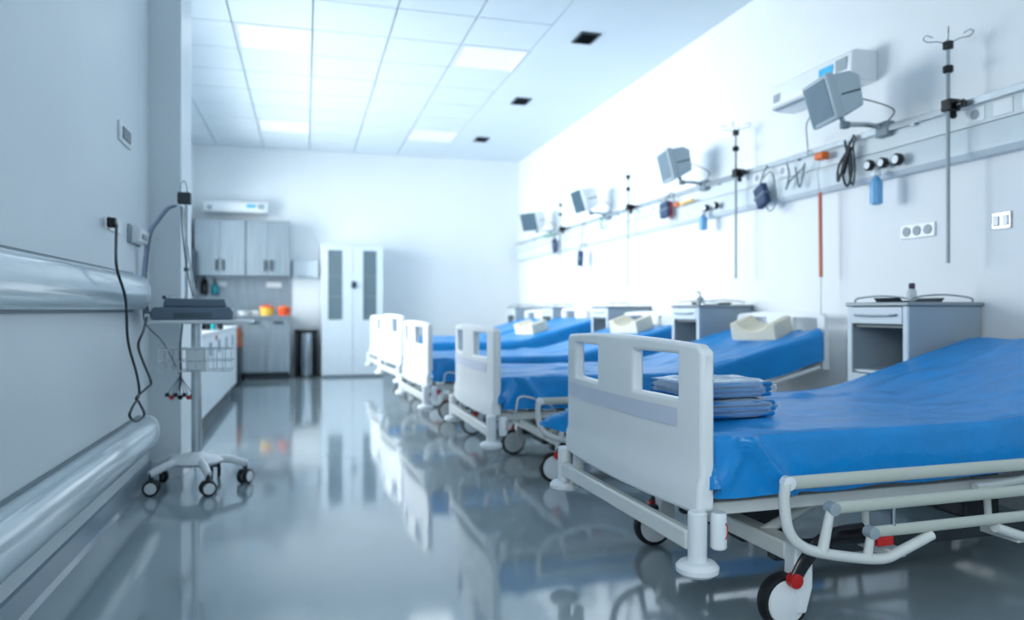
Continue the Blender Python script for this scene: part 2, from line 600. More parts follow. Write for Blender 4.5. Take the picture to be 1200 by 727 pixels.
# handle loop at the right of the tray
MB().tube(smooth([(.2, -.12, .935), (.27, -.11, .935), (.3, 0, .935), (.27, .11, .935), (.2, .12, .935)], 6), .011, 10).build('tray_handle', M['white'], tr)
mb = MB()
bx0, bx1, by0, by1 = -.17, .2, -.16, .0
for z in (.665, .72, .785):
    mb.tube([(bx0, by0, z), (bx1, by0, z), (bx1, by1, z), (bx0, by1, z)], .003, 6, closed=True)
for k in range(9):
    x = bx0 + (bx1 - bx0) * k / 8
    mb.tube([(x, by0, .785), (x, by0, .665), (x, by1, .665), (x, by1, .785)], .0022, 5)
mb.build('wire_basket', M['chrome'], tr)
MB().box(-.05, .06, -.05, -.02, .66, .79).build('basket_bracket', M['white'], tr, bevel=.01)
MB().tube([(-.055, .02, .93), (-.055, .02, 1.63)], .009, 10).build('lead_pole', M['steel_p'], tr)
MB().cyl((-.055, .02, 1.22), (-.055, .02, 1.24), .014).build('pole_collar', M['dark'], tr)
MB().box(-.10, -.03, -.01, .05, 1.6, 1.665).build('lead_clamp', M['dark'], tr, bevel=.006)
MB().tube(smooth([(-.085, .02, 1.665), (-.08, .02, 1.72), (-.06, .02, 1.725), (-.05, .02, 1.665)], 6), .004, 8).build('clamp_hook', M['steel_p'], tr)
loc = lambda px, py, Y=TY: tuple(PY(px, py, Y) - Vector((TX, TY, 0)))
sup = smooth([loc(205, 241), loc(196, 245), loc(184, 260), loc(175, 275), loc(170, 310), loc(168, 345), loc(172, 368)], 8)
MB().tube(sup, [.010 + .006 * (i / len(sup)) for i in range(len(sup))], 10).build('hose_sleeve', M['lav'], tr)
MB().tube([(p_[0] + .012, p_[1] - .01, p_[2]) for p_ in sup], .005, 8).build('hose', M['gcable'], tr)
MB().tube(smooth([loc(168, 345), loc(170, 378), loc(190, 400), loc(204, 425), loc(211, 440)], 6), .004, 7).build('lead_cable', M['gcable'], tr)
MB().tube(smooth([loc(214, 242), loc(218, 275), loc(224, 320), loc(229, 346)], 6), .006, 7).build('lead_cable', M['pale'], tr)
MB().tube(smooth([loc(212, 242), loc(215, 285), loc(220, 320), loc(226, 347)], 6), .004, 7).build('lead_cable', M['gcable'], tr)
MB().tube(smooth([loc(214, 376), loc(211, 410), loc(212, 440), loc(210, 458)], 6), .005, 7).build('lead_cable', M['cable'], tr)
for k in range(7):
    x = 196 + 5 * k
    MB().tube(smooth([loc(211, 440), loc((x + 211) / 2, 452), loc(x, 462 + (k % 2) * 3)], 5), .0025, 6).build('electrode_lead', M['gcable'], tr)
    q = loc(x, 463 + (k % 2) * 3)
    MB().lathe([(.008, -.012), (.013, -.008), (.013, .006), (.006, .012)], q).build('electrode_clip', [M['dark'], M['red'], M['dark'], M['blackp']][k % 4], tr)
ecg = thing('ecg_machine', 'blue-grey recorder device lying on the trolley tray', 'medical device', (TX, TY, .945))
MB().prism([(-.21, 0), (.2, 0), (.21, .04), (.19, .07), (-.2, .07), (-.22, .04)], -.14, .14, 'xz').build('body', M['ecg'], ecg, bevel=.008)
MB().prism([(-.16, .07), (.17, .07), (.16, .115), (-.15, .12)], -.1, .13, 'xz').build('upper_housing', M['ecg'], ecg, bevel=.008)
MB().box(-.1, .1, -.142, -.138, .012, .04).build('front_panel', M['dsteel'], ecg)
MB().box(-.17, -.15, -.05, .1, .115, .135).build('connector_block', M['dsteel'], ecg, bevel=.004)


# ------------------------------------------------------------------ beds
BL = 2.30       # overall length foot board to head board
WM = 1.0        # mattress width


def ramp(x, x0=1.33, slope=.265):
    r = .18
    if x < x0 - r:
        return 0.0
    if x < x0 + r:
        return slope * (x - x0 + r) ** 2 / (4 * r)
    return slope * (x - x0)


def board_mesh(x_face, th, z0, z1, bulge, holes=True, hw=.54, crown=.018):
    """hollow-windowed curved board; x_face = aisle-side face at the ends"""
    yb = [-hw, -hw + .03, -.47, -.42, -.35, -.28, -.215, -.15, -.075, 0, .075, .15, .215, .28, .35, .42, .47, hw - .03, hw]
    H = z1 - z0
    zb = [z0, z0 + H * .16, z0 + H * .22, z0 + H * .36, z0 + H * .49, z0 + H * .605, z0 + H * .665, z0 + H * .94, z1]
    holeset = set()
    if holes:
        for i in range(len(yb) - 1):
            m = abs((yb[i] + yb[i + 1]) / 2)
            if .15 < m < .42:
                holeset.add((i, 6))
    ny, nz = len(yb), len(zb)
    vs, idx = [], {}

    def X(y, z, back):
        b = bulge * (1 - (y / hw) ** 2)
        t = th
        x = x_face - b
        if back:
            return x + t
        # ridge line below the band: lower field stands slightly proud
        if z < z0 + H * .19:
            x -= .010
        return x
    for s_ in (0, 1):
        for i, y in enumerate(yb):
            for j, z in enumerate(zb):
                zz = z
                if j == nz - 1:
                    zz += crown * (1 - (y / hw) ** 2)
                    if abs(y) > hw - .02:
                        zz -= .018
                if j == 0:
                    zz += (.012 if abs(y) > hw - .02 else 0)
                idx[(s_, i, j)] = len(vs)
                vs.append((X(y, z, s_), y, zz))
    fs = []

    def solid(i, j):
        return 0 <= i < ny - 1 and 0 <= j < nz - 1 and (i, j) not in holeset
    for i in range(ny - 1):
        for j in range(nz - 1):
            if not solid(i, j):
                continue
            fs.append((idx[0, i, j], idx[0, i, j + 1], idx[0, i + 1, j + 1], idx[0, i + 1, j]))
            fs.append((idx[1, i, j], idx[1, i + 1, j], idx[1, i + 1, j + 1], idx[1, i, j + 1]))
            if not solid(i - 1, j):
                fs.append((idx[0, i, j], idx[1, i, j], idx[1, i, j + 1], idx[0, i, j + 1]))
            if not solid(i + 1, j):
                fs.append((idx[0, i + 1, j], idx[0, i + 1, j + 1], idx[1, i + 1, j + 1], idx[1, i + 1, j]))
            if not solid(i, j - 1):
                fs.append((idx[0, i, j], idx[0, i + 1, j], idx[1, i + 1, j], idx[1, i, j]))
            if not solid(i, j + 1):
                fs.append((idx[0, i, j + 1], idx[1, i, j + 1], idx[1, i + 1, j + 1], idx[0, i + 1, j + 1]))
    return MB().add(vs, fs)


def make_bed(label, loc, rz, seed, lift=0.0, slope=.265, detail=True):
    t = thing('hospital_bed', label, 'bed', loc, rz, 'hospital beds in the right-hand row')
    Z = lift
    hz = .62 + Z                       # mattress top at the foot
    # foot board
    fb = board_mesh(.035, .045, .395 + Z, .895 + Z, .035).build('footboard', M['board'], t, bevel=.014, seg=3)
    # inset coloured band under the openings
    b = MB()
    H = .5

    def band(u, v):
        y = -.42 + .93 * u
        x = .035 - .035 * (1 - (y / .55) ** 2) - .0015
        return (x, y, .395 + Z + H * (.49 + .115 * v))
    b.grid(band, 24, 1)
    b.build('board_band', M['band'], fb)
    # head board
    board_mesh(BL - .05, .04, (.40 if seed == 1 else .60) + Z, (.80 if seed == 1 else .97) + Z, -.02, hw=.50).build('headboard', M['board'], t, bevel=.012)
    # cross bars and bumpers
    for (xx, nm) in ((.01, 'foot_crossbar'), (BL - .03, 'head_crossbar')):
        MB().box(xx - .015, xx + .02, -.515, .515, .29 + Z, .348 + Z).build(nm, M['metal_w'], t, bevel=.008)
    for x_ in (.02, BL - .02):
        for s in (-1, 1):
            y = .54 * s
            cp = MB().lathe([(.026, .262 + Z), (.028, .27 + Z), (.028, .405 + Z), (.024, .41 + Z)], (x_, y, 0)).build('corner_post', M['white'], t)
            MB().lathe([(.02, .228 + Z), (.05, .226 + Z), (.062, .236 + Z), (.063, .25 + Z), (.052, .262 + Z), (.03, .266 + Z)], (x_, y, 0), seg=32).build('bumper_wheel', M['white'], cp)
    # infusion pole sleeves beside the foot posts
    for s in (-1, 1):
        sl = MB().lathe([(.02, .295 + Z), (.024, .30 + Z), (.024, .395 + Z), (.02, .403 + Z)], (.088, .545 * s, 0)).build('accessory_sleeve', M['white'], t)
        if s < 0:
            # red curved arrow mark
            pts = [(.088 + .0245 * sin(a_), -.545 - .0245 * cos(a_), z_ + Z) for a_, z_ in ((.35, .375), (.75, .365), (.85, .352), (.75, .339), (.35, .329))]
            MB().tube(smooth(pts, 4), .0022, 6).build('arrow_mark', M['red'], sl)
    # platform frame under the mattress
    MB().box(.06, BL - .08, -.47, -.43, .37 + Z, .41 + Z).build('side_beam', M['metal_w'], t, bevel=.004)
    MB().box(.06, BL - .08, .43, .47, .37 + Z, .41 + Z).build('side_beam', M['metal_w'], t, bevel=.004)
    for k, x in enumerate((.1, .45, .8, 1.15)):
        MB().box(x, x + .05, -.43, .43, .375 + Z, .405 + Z).build('platform_crossmember', M['metal_w'], t)
    # mattress support and mattress (both follow the raised backrest)
    def slab(x0, x1, hw, zt, thk, n=22):
        vs, fs = [], []
        for i in range(n + 1):
            x = x0 + (x1 - x0) * i / n
            r = ramp(x, slope=slope)
            for (y, z) in ((-hw, zt - thk + r), (hw, zt - thk + r), (hw, zt + r), (-hw, zt + r)):
                vs.append((x, y, z))
        for i in range(n):
            for k in range(4):
                fs.append((i * 4 + k, i * 4 + (k + 1) % 4, (i + 1) * 4 + (k + 1) % 4, (i + 1) * 4 + k))
        fs += [(3, 2, 1, 0), (n * 4, n * 4 + 1, n * 4 + 2, n * 4 + 3)]
        return MB().add(vs, fs)
    slab(.085, BL - .07, .455, .455 + Z, .03).build('mattress_platform', M['metal_w'], t)
    slab(.09, BL - .075, .485, .612 + Z, .14).build('mattress', M['matt'], t, bevel=.02)
    # sheet laid over the mattress, hanging at both sides and at the foot
    x0, L = .092, BL - .155
    hw = .49
    d = .195
    nu, nv = (110, 90) if detail else (60, 50)
    so = Vector((seed * 3.1, seed * 1.7, 0))
    # denser columns near edges
    def fn(u, v):
        s = -d + (L + d) * u
        tt = (-hw - d) + (2 * hw + 2 * d) * v
        ex = max(0.0, -s)
        ey = max(0.0, abs(tt) - hw)
        sg = -1 if tt < 0 else 1
        x = max(0.0, s)
        y = max(-hw, min(hw, tt))
        e = max(ex, ey)
        r_ = .022
        z = hz + ramp(x + x0, slope=slope)
        wr = noise.noise(Vector((x * 2.2, tt * 7, 3)) + so) * .007 + noise.noise(Vector((x * 7, tt * 16, 9)) + so) * .0035
        # long creases running along the bed
        wr += max(0, noise.noise(Vector((x * 1.1, tt * 11, 21)) + so) - .12) * .02
        wr += max(0, noise.noise(Vector((x * 4.5 + tt * 5, tt * 4 - x * 3, 31)) + so) - .2) * .03
        if e > 0:
            bend = min(1, e / r_)
            z -= max(0, e - r_ * .4)
            hem = noise.noise(Vector((x * 5, 2 * sg, 5)) + so) * .012 * (e / d)
            z += hem
            f1 = noise.noise(Vector((x * 3.2, sg * 4, e * 3)) + so) * .018 + noise.noise(Vector((x * 9, sg * 4, e * 6)) + so) * .006
            out = .014 * bend + (e / d) * (.012 + f1)
            if ey >= ex:
                y += sg * max(out, .004)
            else:
                x -= max(min(out, .02), .002)
            if ex > 0 and ey > 0:
                m_ = min(ex, ey)
                y += sg * m_ * (1.55 if (seed == 1 and sg > 0) else .34)
                if seed == 1 and sg > 0 and y > .62:
                    x -= min(.08, (y - .62) * .6)
                x -= min(m_ * .15, .012)
                z += m_ * .22
        else:
            z += wr
            edge = min(hw - abs(tt), s)
            if edge < .03:
                z -= .012 * (1 - edge / .03) ** 2
        # triangular tucked corner fold near the foot on the sides
        if ey > 0 and ex == 0 and s < .34:
            k = ey / d
            ridge = abs((s - .10) - .16 * k)
            y += sg * .05 * max(0, 1 - ridge / .045)
            rid2 = abs(s - .12 + .11 * k)
            y += sg * .03 * max(0, 1 - rid2 / .03) * (k if k < .7 else (1 - k) * 2.33)
            if s < .1 + .16 * k:
                y += sg * .012 * k
        return (x + x0, y, z)
    MB().grid(fn, nu, nv).build('sheet', M['sheet'], t, sharp=80)
    # metal edge of the raised backrest
    for s in (-1, 1):
        pts = [(x, .515 * s, .40 + Z + ramp(x, slope=slope)) for x in [1.1 + .1 * k for k in range(12)]]
        MB().tube(pts, .014, 10).build('backrest_rail', M['metal_w'], t)
    # lift columns and actuators
    for x in (.55, 1.6):
        MB().box(x - .09, x + .09, -.12, .12, .15, .37 + Z).build('lift_column', M['dark'], t, bevel=.01)
    MB().tube([(.62, .15, .22), (1.35, .15, .37 + Z)], .025, 12).build('actuator', M['blackp'], t)
    MB().tube([(.4, -.3, .24), (.75, -.3, .385 + Z)], .018, 12).build('lift_arm', M['metal_w'], t)
    MB().tube([(.4, .3, .24), (.75, .3, .385 + Z)], .018, 12).build('lift_arm', M['metal_w'], t)
    for s in (-1, 1):
        MB().box(.45, BL - .3, .3 * s - .025, .3 * s + .025, .15, .2).build('chassis_beam', M['dark'], t, bevel=.005)
    # wheel axles, castors, brake levers
    for x_, fo in ((.415 if seed == 1 else .46, -1), (BL - .26, 1)):
        MB().box(x_ - .035, x_ + .035, -.46, .38, .205, .262).build('axle_beam', M['metal_w'], t, bevel=.006)
        for s in (-1, 1):
            y = -.48 if s < 0 else .38
            ca = MB().prism([(x_ - .032, .262), (x_ - .036, .16), (x_ - .022, .05), (x_ + .01, .05), (x_ + .034, .13), (x_ + .034, .262)], y - .032, y + .022, 'xz').build('castor_fork', M['white'], t, bevel=.006)
            wx = x_ - .05 if fo < 0 else x_ + .05
            wy = y + .006
            MB().lathe([(.062, -.022), (.08, -.022), (.086, -.012), (.086, .012), (.08, .022), (.062, .022)], (wx, wy, .086), 'y', 36).build('wheel', M['black'], ca)
            MB().lathe([(.02, -.034), (.066, -.027), (.07, -.02), (.07, .02), (.066, .027), (.02, .034)], (wx, wy, .086), 'y', 32).build('wheel_disc', M['white'], ca)
            if fo < 0:
                yo = y + .035 * s
                pts = smooth([(x_ + .22, yo, .285), (x_ + .12, yo, .283), (x_ + .05, yo, .262), (x_ + .0, yo, .215), (x_ - .035, yo, .165)], 6)
                lv = MB().tube(pts, [.034 - .012 * i / len(pts) for i in range(len(pts))], 14, flat=.45).build('brake_lever', M['blackp'], t)
                MB().lathe([(.018, -.015), (.023, -.013), (.023, .013), (.018, .015)], (x_ - .038, yo, .16), 'y').build('lever_tip', M['red'], lv)
                MB().lathe([(.006, -.019), (.009, -.018), (.009, .018), (.006, .019)], (x_ + .045, yo, .25), 'y').build('lever_bolt', M['chrome'], lv)
    # lowered side rails, one on each side
    for s in (-1, 1):
        yy = s * .60
        xa, xb = .275, 1.64
        z1_, z2_, z3_ = .487 + Z, .40 + Z, .315 + Z
        r0 = MB().tube([(xa, yy, z1_), (xb, yy, z1_)], .021, 14, flat=.55).build('siderail_top_bar', M['rail'], t, bevel=.004)
        MB().tube([(xa + .17, yy, z2_), (xb - .17, yy, z2_)], .019, 14, flat=.6).build('siderail_bar', M['rail'], t)
        MB().tube([(xa + .315, yy, z3_), (xb - .315, yy, z3_)], .018, 14, flat=.6).build('siderail_bar', M['rail'], t)
        for (a, b, sg) in ((xa, 1, 1), (xb, 1, -1)):
            MB().lathe([(.012, -.014), (.021, -.012), (.021, .012), (.012, .014)], (a + .012 * sg, yy, z1_), 'y').build('rail_joint', M['white'], t)
            pts = smooth([(a + .004 * sg, yy, z1_), (a, yy, z1_ - .06), (a + .02 * sg, yy, z1_ - .15), (a + .09 * sg, yy, z1_ - .205),
                          (a + .25 * sg, yy, z1_ - .243), (a + .36 * sg, yy, z1_ - .257), (a + .43 * sg, yy, z1_ - .24), (a + .55 * sg, yy, z1_ - .2)], 6)
            MB().tube(pts, .0165, 12).build('siderail_loop', M['metal_w'], t)
            MB().tube([(a + .135 * sg, yy, z1_ - .215), (a + .165 * sg, yy, z2_)], [.017, .013], 12).build('siderail_strut', M['metal_w'], t)
            MB().tube([(a + .30 * sg, yy, z1_ - .25), (a + .315 * sg, yy, z3_)], [.015, .012], 12).build('siderail_strut', M['metal_w'], t)
            MB().cyl((a + .40 * sg, yy, z3_), (a + .40 * sg, yy, z2_), .007, seg=10).build('siderail_pin', M['steel_p'], t)
            MB().lathe([(.01, -.018), (.02, -.016), (.02, .016), (.01, .018)], (a + .17 * sg, yy, z2_), 'y').build('rail_joint', M['greyl'], t)
            MB().lathe([(.01, -.018), (.019, -.016), (.019, .016), (.01, .018)], (a + .315 * sg, yy, z3_), 'y').build('rail_joint', M['greyl'], t)
            MB().box(a + .42 * sg - .03, a + .42 * sg + .03, min(yy * .76, yy), max(yy * .76, yy), z1_ - .262, z1_ - .236).build('rail_bracket', M['metal_w'], t, bevel=.004)
            MB().tube([(a + .42 * sg, yy * .78, z1_ - .25), (a + .42 * sg, yy * .76, .385 + Z)], .012, 10).build('rail_hanger', M['metal_w'], t)
        MB().box(.26 + .35, .26 + .41, yy - .008, yy + .008, .27 + Z, .298 + Z).build('release_catch', M['red'], t, bevel=.003)
    # wire sheet retainer at the foot end
    for s in ((-1, 1) if seed > 1 else ()):
        yy = s * .535
        MB().tube(smooth([(.16, s * .46, .40 + Z), (.165, yy, .43 + Z), (.18, yy, .50 + Z), (.24, yy, .505 + Z), (.36, yy, .46 + Z), (.44, s * .46, .40 + Z)], 6), .006, 8).build('bottle_holder', M['metal_w'], t)
    return t


# centre of the foot end, heading to the right wall
def place(nearX, nearY, farX, farY):
    rz = atan2(-(farX - nearX), (farY - nearY))
    return ((nearX + farX) / 2, (nearY + farY) / 2, 0), rz


BEDS = [
    ('nearest hospital bed with blue sheet, white footboard and lowered rails, packs on it', 1.107, 1.93, 1.077, 3.05, 0.0),
    ('second hospital bed from the front, blue sheet, between the first and second bedside cabinets', 1.0, 4.0, .995, 5.14, 0.0),
    ('third hospital bed from the front, blue sheet hanging over its near foot corner', .90, 5.72, .85, 6.84, .0),
    ('fourth hospital bed from the front, narrow bright white footboard, little blue showing', .905, 7.45, .82, 8.55, .045),
    ('farthest hospital bed, white footboard in front of the white glazed closet', .90, 9.15, .835, 10.25, .02),
]
bedpos = []
for i, (lab, nx, ny, fx, fy, lf) in enumerate(BEDS):
    l_, rz = place(nx, ny, fx, fy)
    l_ = (l_[0] - .02, l_[1], 0)
    bedpos.append((l_, rz, lf))
    make_bed(lab, l_, rz, i + 1, lf, slope=.265, detail=(i < 2))


def on_bed(i, x, y, extra=.0):
    """world point on bed i's mattress top at local x, y"""
    (l_, rz, lf) = bedpos[i]
    sl = .265
    return Vector((l_[0] + x * cos(rz) - y * sin(rz), l_[1] + x * sin(rz) + y * cos(rz), .62 + lf + ramp(x, slope=sl) + extra)), rz


# ---- wrapped packs of folded linen on the first bed
def pack(name_label, zoff, w, dd, h, off=(0, 0), rz=0.0):
    p, r = on_bed(0, .325, -.12, .012 + zoff)
    t = thing('linen_pack', name_label, 'linen', (p.x + off[0], p.y + off[1], p.z), r + rz, 'wrapped linen packs on the nearest bed')
    n = 3
    for k in range(n):
        z0 = .002 + h * k / n
        z1 = z0 + h / n - .002
        jx, jy = random.uniform(-.006, .006), random.uniform(-.006, .006)
        hh = (z1 - z0) / 2
        poly = [(-w / 2 + jx, z0), (w / 2 + jx - hh, z0)]
        poly += [(w / 2 + jx - hh + hh * cos(radians(a)), z0 + hh + hh * sin(radians(a))) for a in range(-72, 90, 24)]
        poly += [(w / 2 + jx - hh, z1), (-w / 2 + jx, z1)]
        MB().prism(poly, -dd / 2 + jy, dd / 2 + jy, 'xz').build('folded_sheet', M['linen'], t, bevel=.006)

    def fn(u, v):
        a = u * 2 * pi
        # superellipse plan, pillow section
        ca, sa = cos(a), sin(a)
        pw = .35
        ux = abs(ca) ** pw * (1 if ca > 0 else -1)
        uy = abs(sa) ** pw * (1 if sa > 0 else -1)
        b_ = v * pi - pi / 2
        rr = max(cos(b_), 0) ** .22
        hh = (sin(b_) * .5 + .5)
        wn = noise.noise(Vector((ux * 3, uy * 3, hh * 5 + zoff * 50))) * .01
        return ((w / 2 + .012 + wn) * ux * rr, (dd / 2 + .012 + wn) * uy * rr, -.001 + (h + .006) * min(1, max(0, (hh - .1) / .8)) + (wn * .6 if hh > .5 else 0))
    MB().grid(fn, 60, 18).build('plastic_wrap', M['wrap'], t, sharp=80)
    mb = MB()
    mb.tube(smooth([(w / 2 + .008, -dd / 2, h * .4), (w / 2 + .05, -dd * .3, h * .55), (w / 2 + .03, 0, h * .2), (w / 2 + .055, dd * .3, h * .5), (w / 2 + .01, dd / 2, h * .4)], 6), .008, 8, flat=.4)
    mb.build('wrap_fold', M['wrap'], t)


pack('lower plastic-wrapped pack of folded blue linen on the nearest bed', 0, .33, .30, .056)
pack('upper plastic-wrapped pack of folded blue linen, resting on the lower pack', .066, .32, .29, .052, (.005, .008), .04)


# ---- cream foam positioning blocks
def foam(lab, i, x, y, rz=0.0, src=[None]):
    p, r = on_bed(i, x, y, .012)
    if src[0] is None:
        t = thing('foam_headrest', lab, 'headrest', p, r + rz, 'cream foam blocks on the beds')
        pr = [(-.17, 0), (.17, 0), (.17, .115), (.125, .12), (.09, .085), (.045, .066), (0, .062), (-.045, .066), (-.09, .085), (-.125, .12), (-.17, .115)]
        MB().prism(pr, -.11, .11, 'yz').build('foam_block', M['foam'], t, bevel=.008)
        MB().prism([(-.165, -.004), (.165, -.004), (.165, .003), (-.165, .003)], -.107, .107, 'yz').build('base_sheet', M['white'], t)
        src[0] = t
    else:
        t = dup(src[0], p, r + rz, lab)
    t.rotation_euler = (0, -atan(.265) if x > 1.3 else 0, r + rz)
    return t


foam('cream foam headrest with hollow top on the second bed from the front', 1, 2.05, -.12, radians(24))
foam('cream foam headrest on the third bed, left of the second bedside cabinet', 2, 2.02, -.12, radians(20))
foam('cream foam headrest on the fourth bed, small and far', 3, 1.62, -.1, radians(15))


# ------------------------------------------------------------------ bedside cabinets
def bedside(lab, y, src=[None]):
    X0 = 2.97
    if src[0]:
        return dup(src[0], (X0, y, 0), 0, lab)
    t = thing('bedside_cabinet', lab, 'cabinet', (X0, y, 0), 0, 'bedside cabinets between the beds')
    src[0] = t
    D, W, z0, z1 = .465, .43, .07, 1.02
    MB().box(.0, D, 0, .018, z0, z1).build('side_panel', M['cabside'], t, bevel=.003)
    MB().box(.0, D, W - .018, W, z0, z1).build('side_panel', M['cabside'], t, bevel=.003)
    MB().box(D - .014, D, .018, W - .018, z0, z1).build('back_panel', M['cabin'], t)
    MB().box(.0, D - .014, .018, W - .018, z0, z0 + .018).build('bottom_panel', M['cab'], t)
    MB().box(.01, D - .014, .018, W - .018, .905, .92).build('shelf', M['cabin'], t)
    MB().box(-.012, .002, -.002, .03, z0, z1).build('front_stile', M['cab'], t, bevel=.004)
    MB().box(-.012, .002, W - .03, W + .002, z0, z1).build('front_stile', M['cab'], t, bevel=.004)
    MB().box(-.02, D + .01, -.012, W + .012, z1, z1 + .022).build('top_panel', M['polegrey'], t, bevel=.006)
    dr = MB().box(-.016, .004, .032, W - .032, .925, z1 - .004).build('drawer', M['cab'], t, bevel=.004)
    MB().tube(smooth([(-.016, .06, .975), (-.032, .09, .972), (-.034, W / 2, .970), (-.032, W - .09, .972), (-.016, W - .06, .975)], 5), .006, 8).build('handle', M['steel_p'], dr)
    # lower door, closed below the open niche
    dd = MB().box(-.014, .004, .032, W - .032, z0 + .01, .65).build('door', M['cab'], t, bevel=.004)
    MB().cyl((-.014, .07, .6), (-.032, .07, .6), .01).build('knob', M['steel_p'], dd)
    MB().box(.01, D - .014, .018, W - .018, .655, .67).build('shelf', M['cab'], t)
    # tray guard wires on the top
    MB().tube(smooth([(.03, .01, z1 + .02), (.05, .01, z1 + .045), (.22, .01, z1 + .06), (.40, .01, z1 + .045), (.42, .01, z1 + .02)], 5), .005, 8).build('guard_rail', M['steel_p'], t)
    MB().tube(smooth([(.03, W - .01, z1 + .02), (.05, W - .01, z1 + .045), (.22, W - .01, z1 + .06), (.40, W - .01, z1 + .045), (.42, W - .01, z1 + .02)], 5), .005, 8).build('guard_rail', M['steel_p'], t)
    for x in (.05, D - .05):
        for yy in (.05, W - .05):
            cs = MB().box(x - .015, x + .015, yy - .012, yy + .012, .05, z0).build('castor', M['dark'], t)
            MB().lathe([(.02, -.01), (.026, -.008), (.026, .008), (.02, .01)], (x, yy, .026), 'y').build('wheel', M['black'], cs)
    return t


bedside('nearest bedside cabinet with open grey niche and drawer, beyond the first bed', 3.11)
bedside('second bedside cabinet from the front, standing just past the second bed', 5.2)
bedside('third bedside cabinet from the front, past the third bed', 7.02)
bedside('fourth bedside cabinet from the front, past the fourth bed', 8.78)
bedside('farthest bedside cabinet, near the back wall', 10.5)

tray = thing('instrument_tray', 'dark shallow tray on top of the nearest bedside cabinet', 'tray', (3.13, 3.28, 1.043))
MB().prism([(-.13, 0), (.13, 0), (.15, .022), (.14, .022), (.125, .006), (-.125, .006), (-.14, .022), (-.15, .022)], -.09, .09, 'xz').build('tray_shell', M['dark'], tray, bevel=.002)
bt = thing('spray_bottle', 'small bottle with dark cap standing in the tray on the nearest cabinet', 'bottle', (3.17, 3.3, 1.051))
MB().lathe([(.022, 0), (.024, .005), (.024, .05), (.016, .062), (.012, .066)]).build('bottle_body', M['pale'], bt)
MB().lathe([(.015, .064), (.016, .066), (.016, .092), (.012, .095)]).build('cap', mat('purple_grey_cap', (70, 60, 84), 0.4), bt)
for (lab, y) in (('grey box and pump bottle on the second bedside cabinet', 5.3),):
    b = thing('pump_bottle', 'small grey pump bottle on the second bedside cabinet', 'bottle', (3.03, y, 1.043))
    MB().lathe([(.03, 0), (.032, .01), (.03, .05), (.012, .065)]).build('bottle_body', M['greyl'], b)
    MB().tube([(0, 0, .06), (0, 0, .1), (-.03, 0, .1)], .006, 8).build('pump_head', M['dark'], b)
    b = thing('instrument_tray', 'dark shallow tray on the second bedside cabinet', 'tray', (3.19, y + .1, 1.043))
    MB().prism([(-.12, 0), (.12, 0), (.14, .022), (.13, .022), (.115, .006), (-.115, .006), (-.13, .022), (-.14, .022)], -.09, .09, 'xz').build('tray_shell', M['dark'], b)

# ------------------------------------------------------------------ right wall trunking
tk = thing('wall_trunking', 'long medical supply trunking running along the whole right wall', 'trunking', (XR, 0, 0))
Y0, Y1 = YF + .05, YB - .12
MB().prism([(0, 1.80), (-.05, 1.80), (-.075, 1.83), (-.075, 1.955), (-.068, 1.965), (0, 1.965)], Y0, Y1, 'xz').build('lower_channel', M['trunk'], tk, bevel=.003)
MB().prism([(0, 1.97), (-.062, 1.97), (-.062, 2.075), (0, 2.085)], Y0, Y1, 'xz').build('upper_channel', M['trunk'], tk, bevel=.003)
MB().box(-.1, -.086, Y0, Y1, 2.07, 2.108).build('equipment_rail', M['alu'], tk, bevel=.003)
for k in range(13):
    y = Y0 + .4 + k * 1.05
    MB().box(-.088, -.058, y - .015, y + .015, 2.06, 2.10).build('rail_bracket', M['alu'], tk)
for bi, y in enumerate((1.25, 2.55, 4.5, 6.6, 8.6)):
    for k in range(3):
        yy = y + .55 - .16 * k
        so_ = MB().box(-.068, -.06, yy - .055, yy + .055, 1.985, 2.065).build('outlet_plate', M['white'], tk, bevel=.003)
        if k != 1:
            MB().lathe([(.018, -.07), (.026, -.07), (.026, -.066), (.018, -.066)], (0, yy, 2.025), 'x').build('outlet_ring', M['greyl'], so_)

# wall sockets below the trunking
a = PX(1057, 273, XR)
b = PX(1097, 273, XR)
y1, y0 = a.y, b.y
sk = thing('triple_wall_socket', 'white triple socket strip on the right wall above the nearest cabinet', 'socket', (XR, (y0 + y1) / 2, a.z))
hy = (y1 - y0) / 2
MB().box(-.012, 0, -hy, hy, -.042, .042).build('face_plate', M['white'], sk, bevel=.004)
for k in range(3):
    yy = -hy * .62 + k * hy * .62
    MB().lathe([(.02, -.017), (.028, -.017), (.028, -.012), (.02, -.012)], (0, yy, 0), 'x').build('socket_ring', M['greyl'], sk)
a = PX(1164, 260, XR)
b = PX(1186, 260, XR)
y1, y0 = a.y, b.y
sw = thing('metal_wall_switch', 'small metal double switch on the right wall at the far right', 'switch', (XR, (y0 + y1) / 2, a.z))
hy = (y1 - y0) / 2
MB().box(-.01, 0, -hy, hy, -.042, .042).build('face_plate', M['steel_p'], sw, bevel=.003)
for s in (-1, 1):
    MB().box(-.018, -.01, hy * .48 * s - hy * .3, hy * .48 * s + hy * .3, -.028, .028).build('rocker', M['white'], sw, bevel=.003)


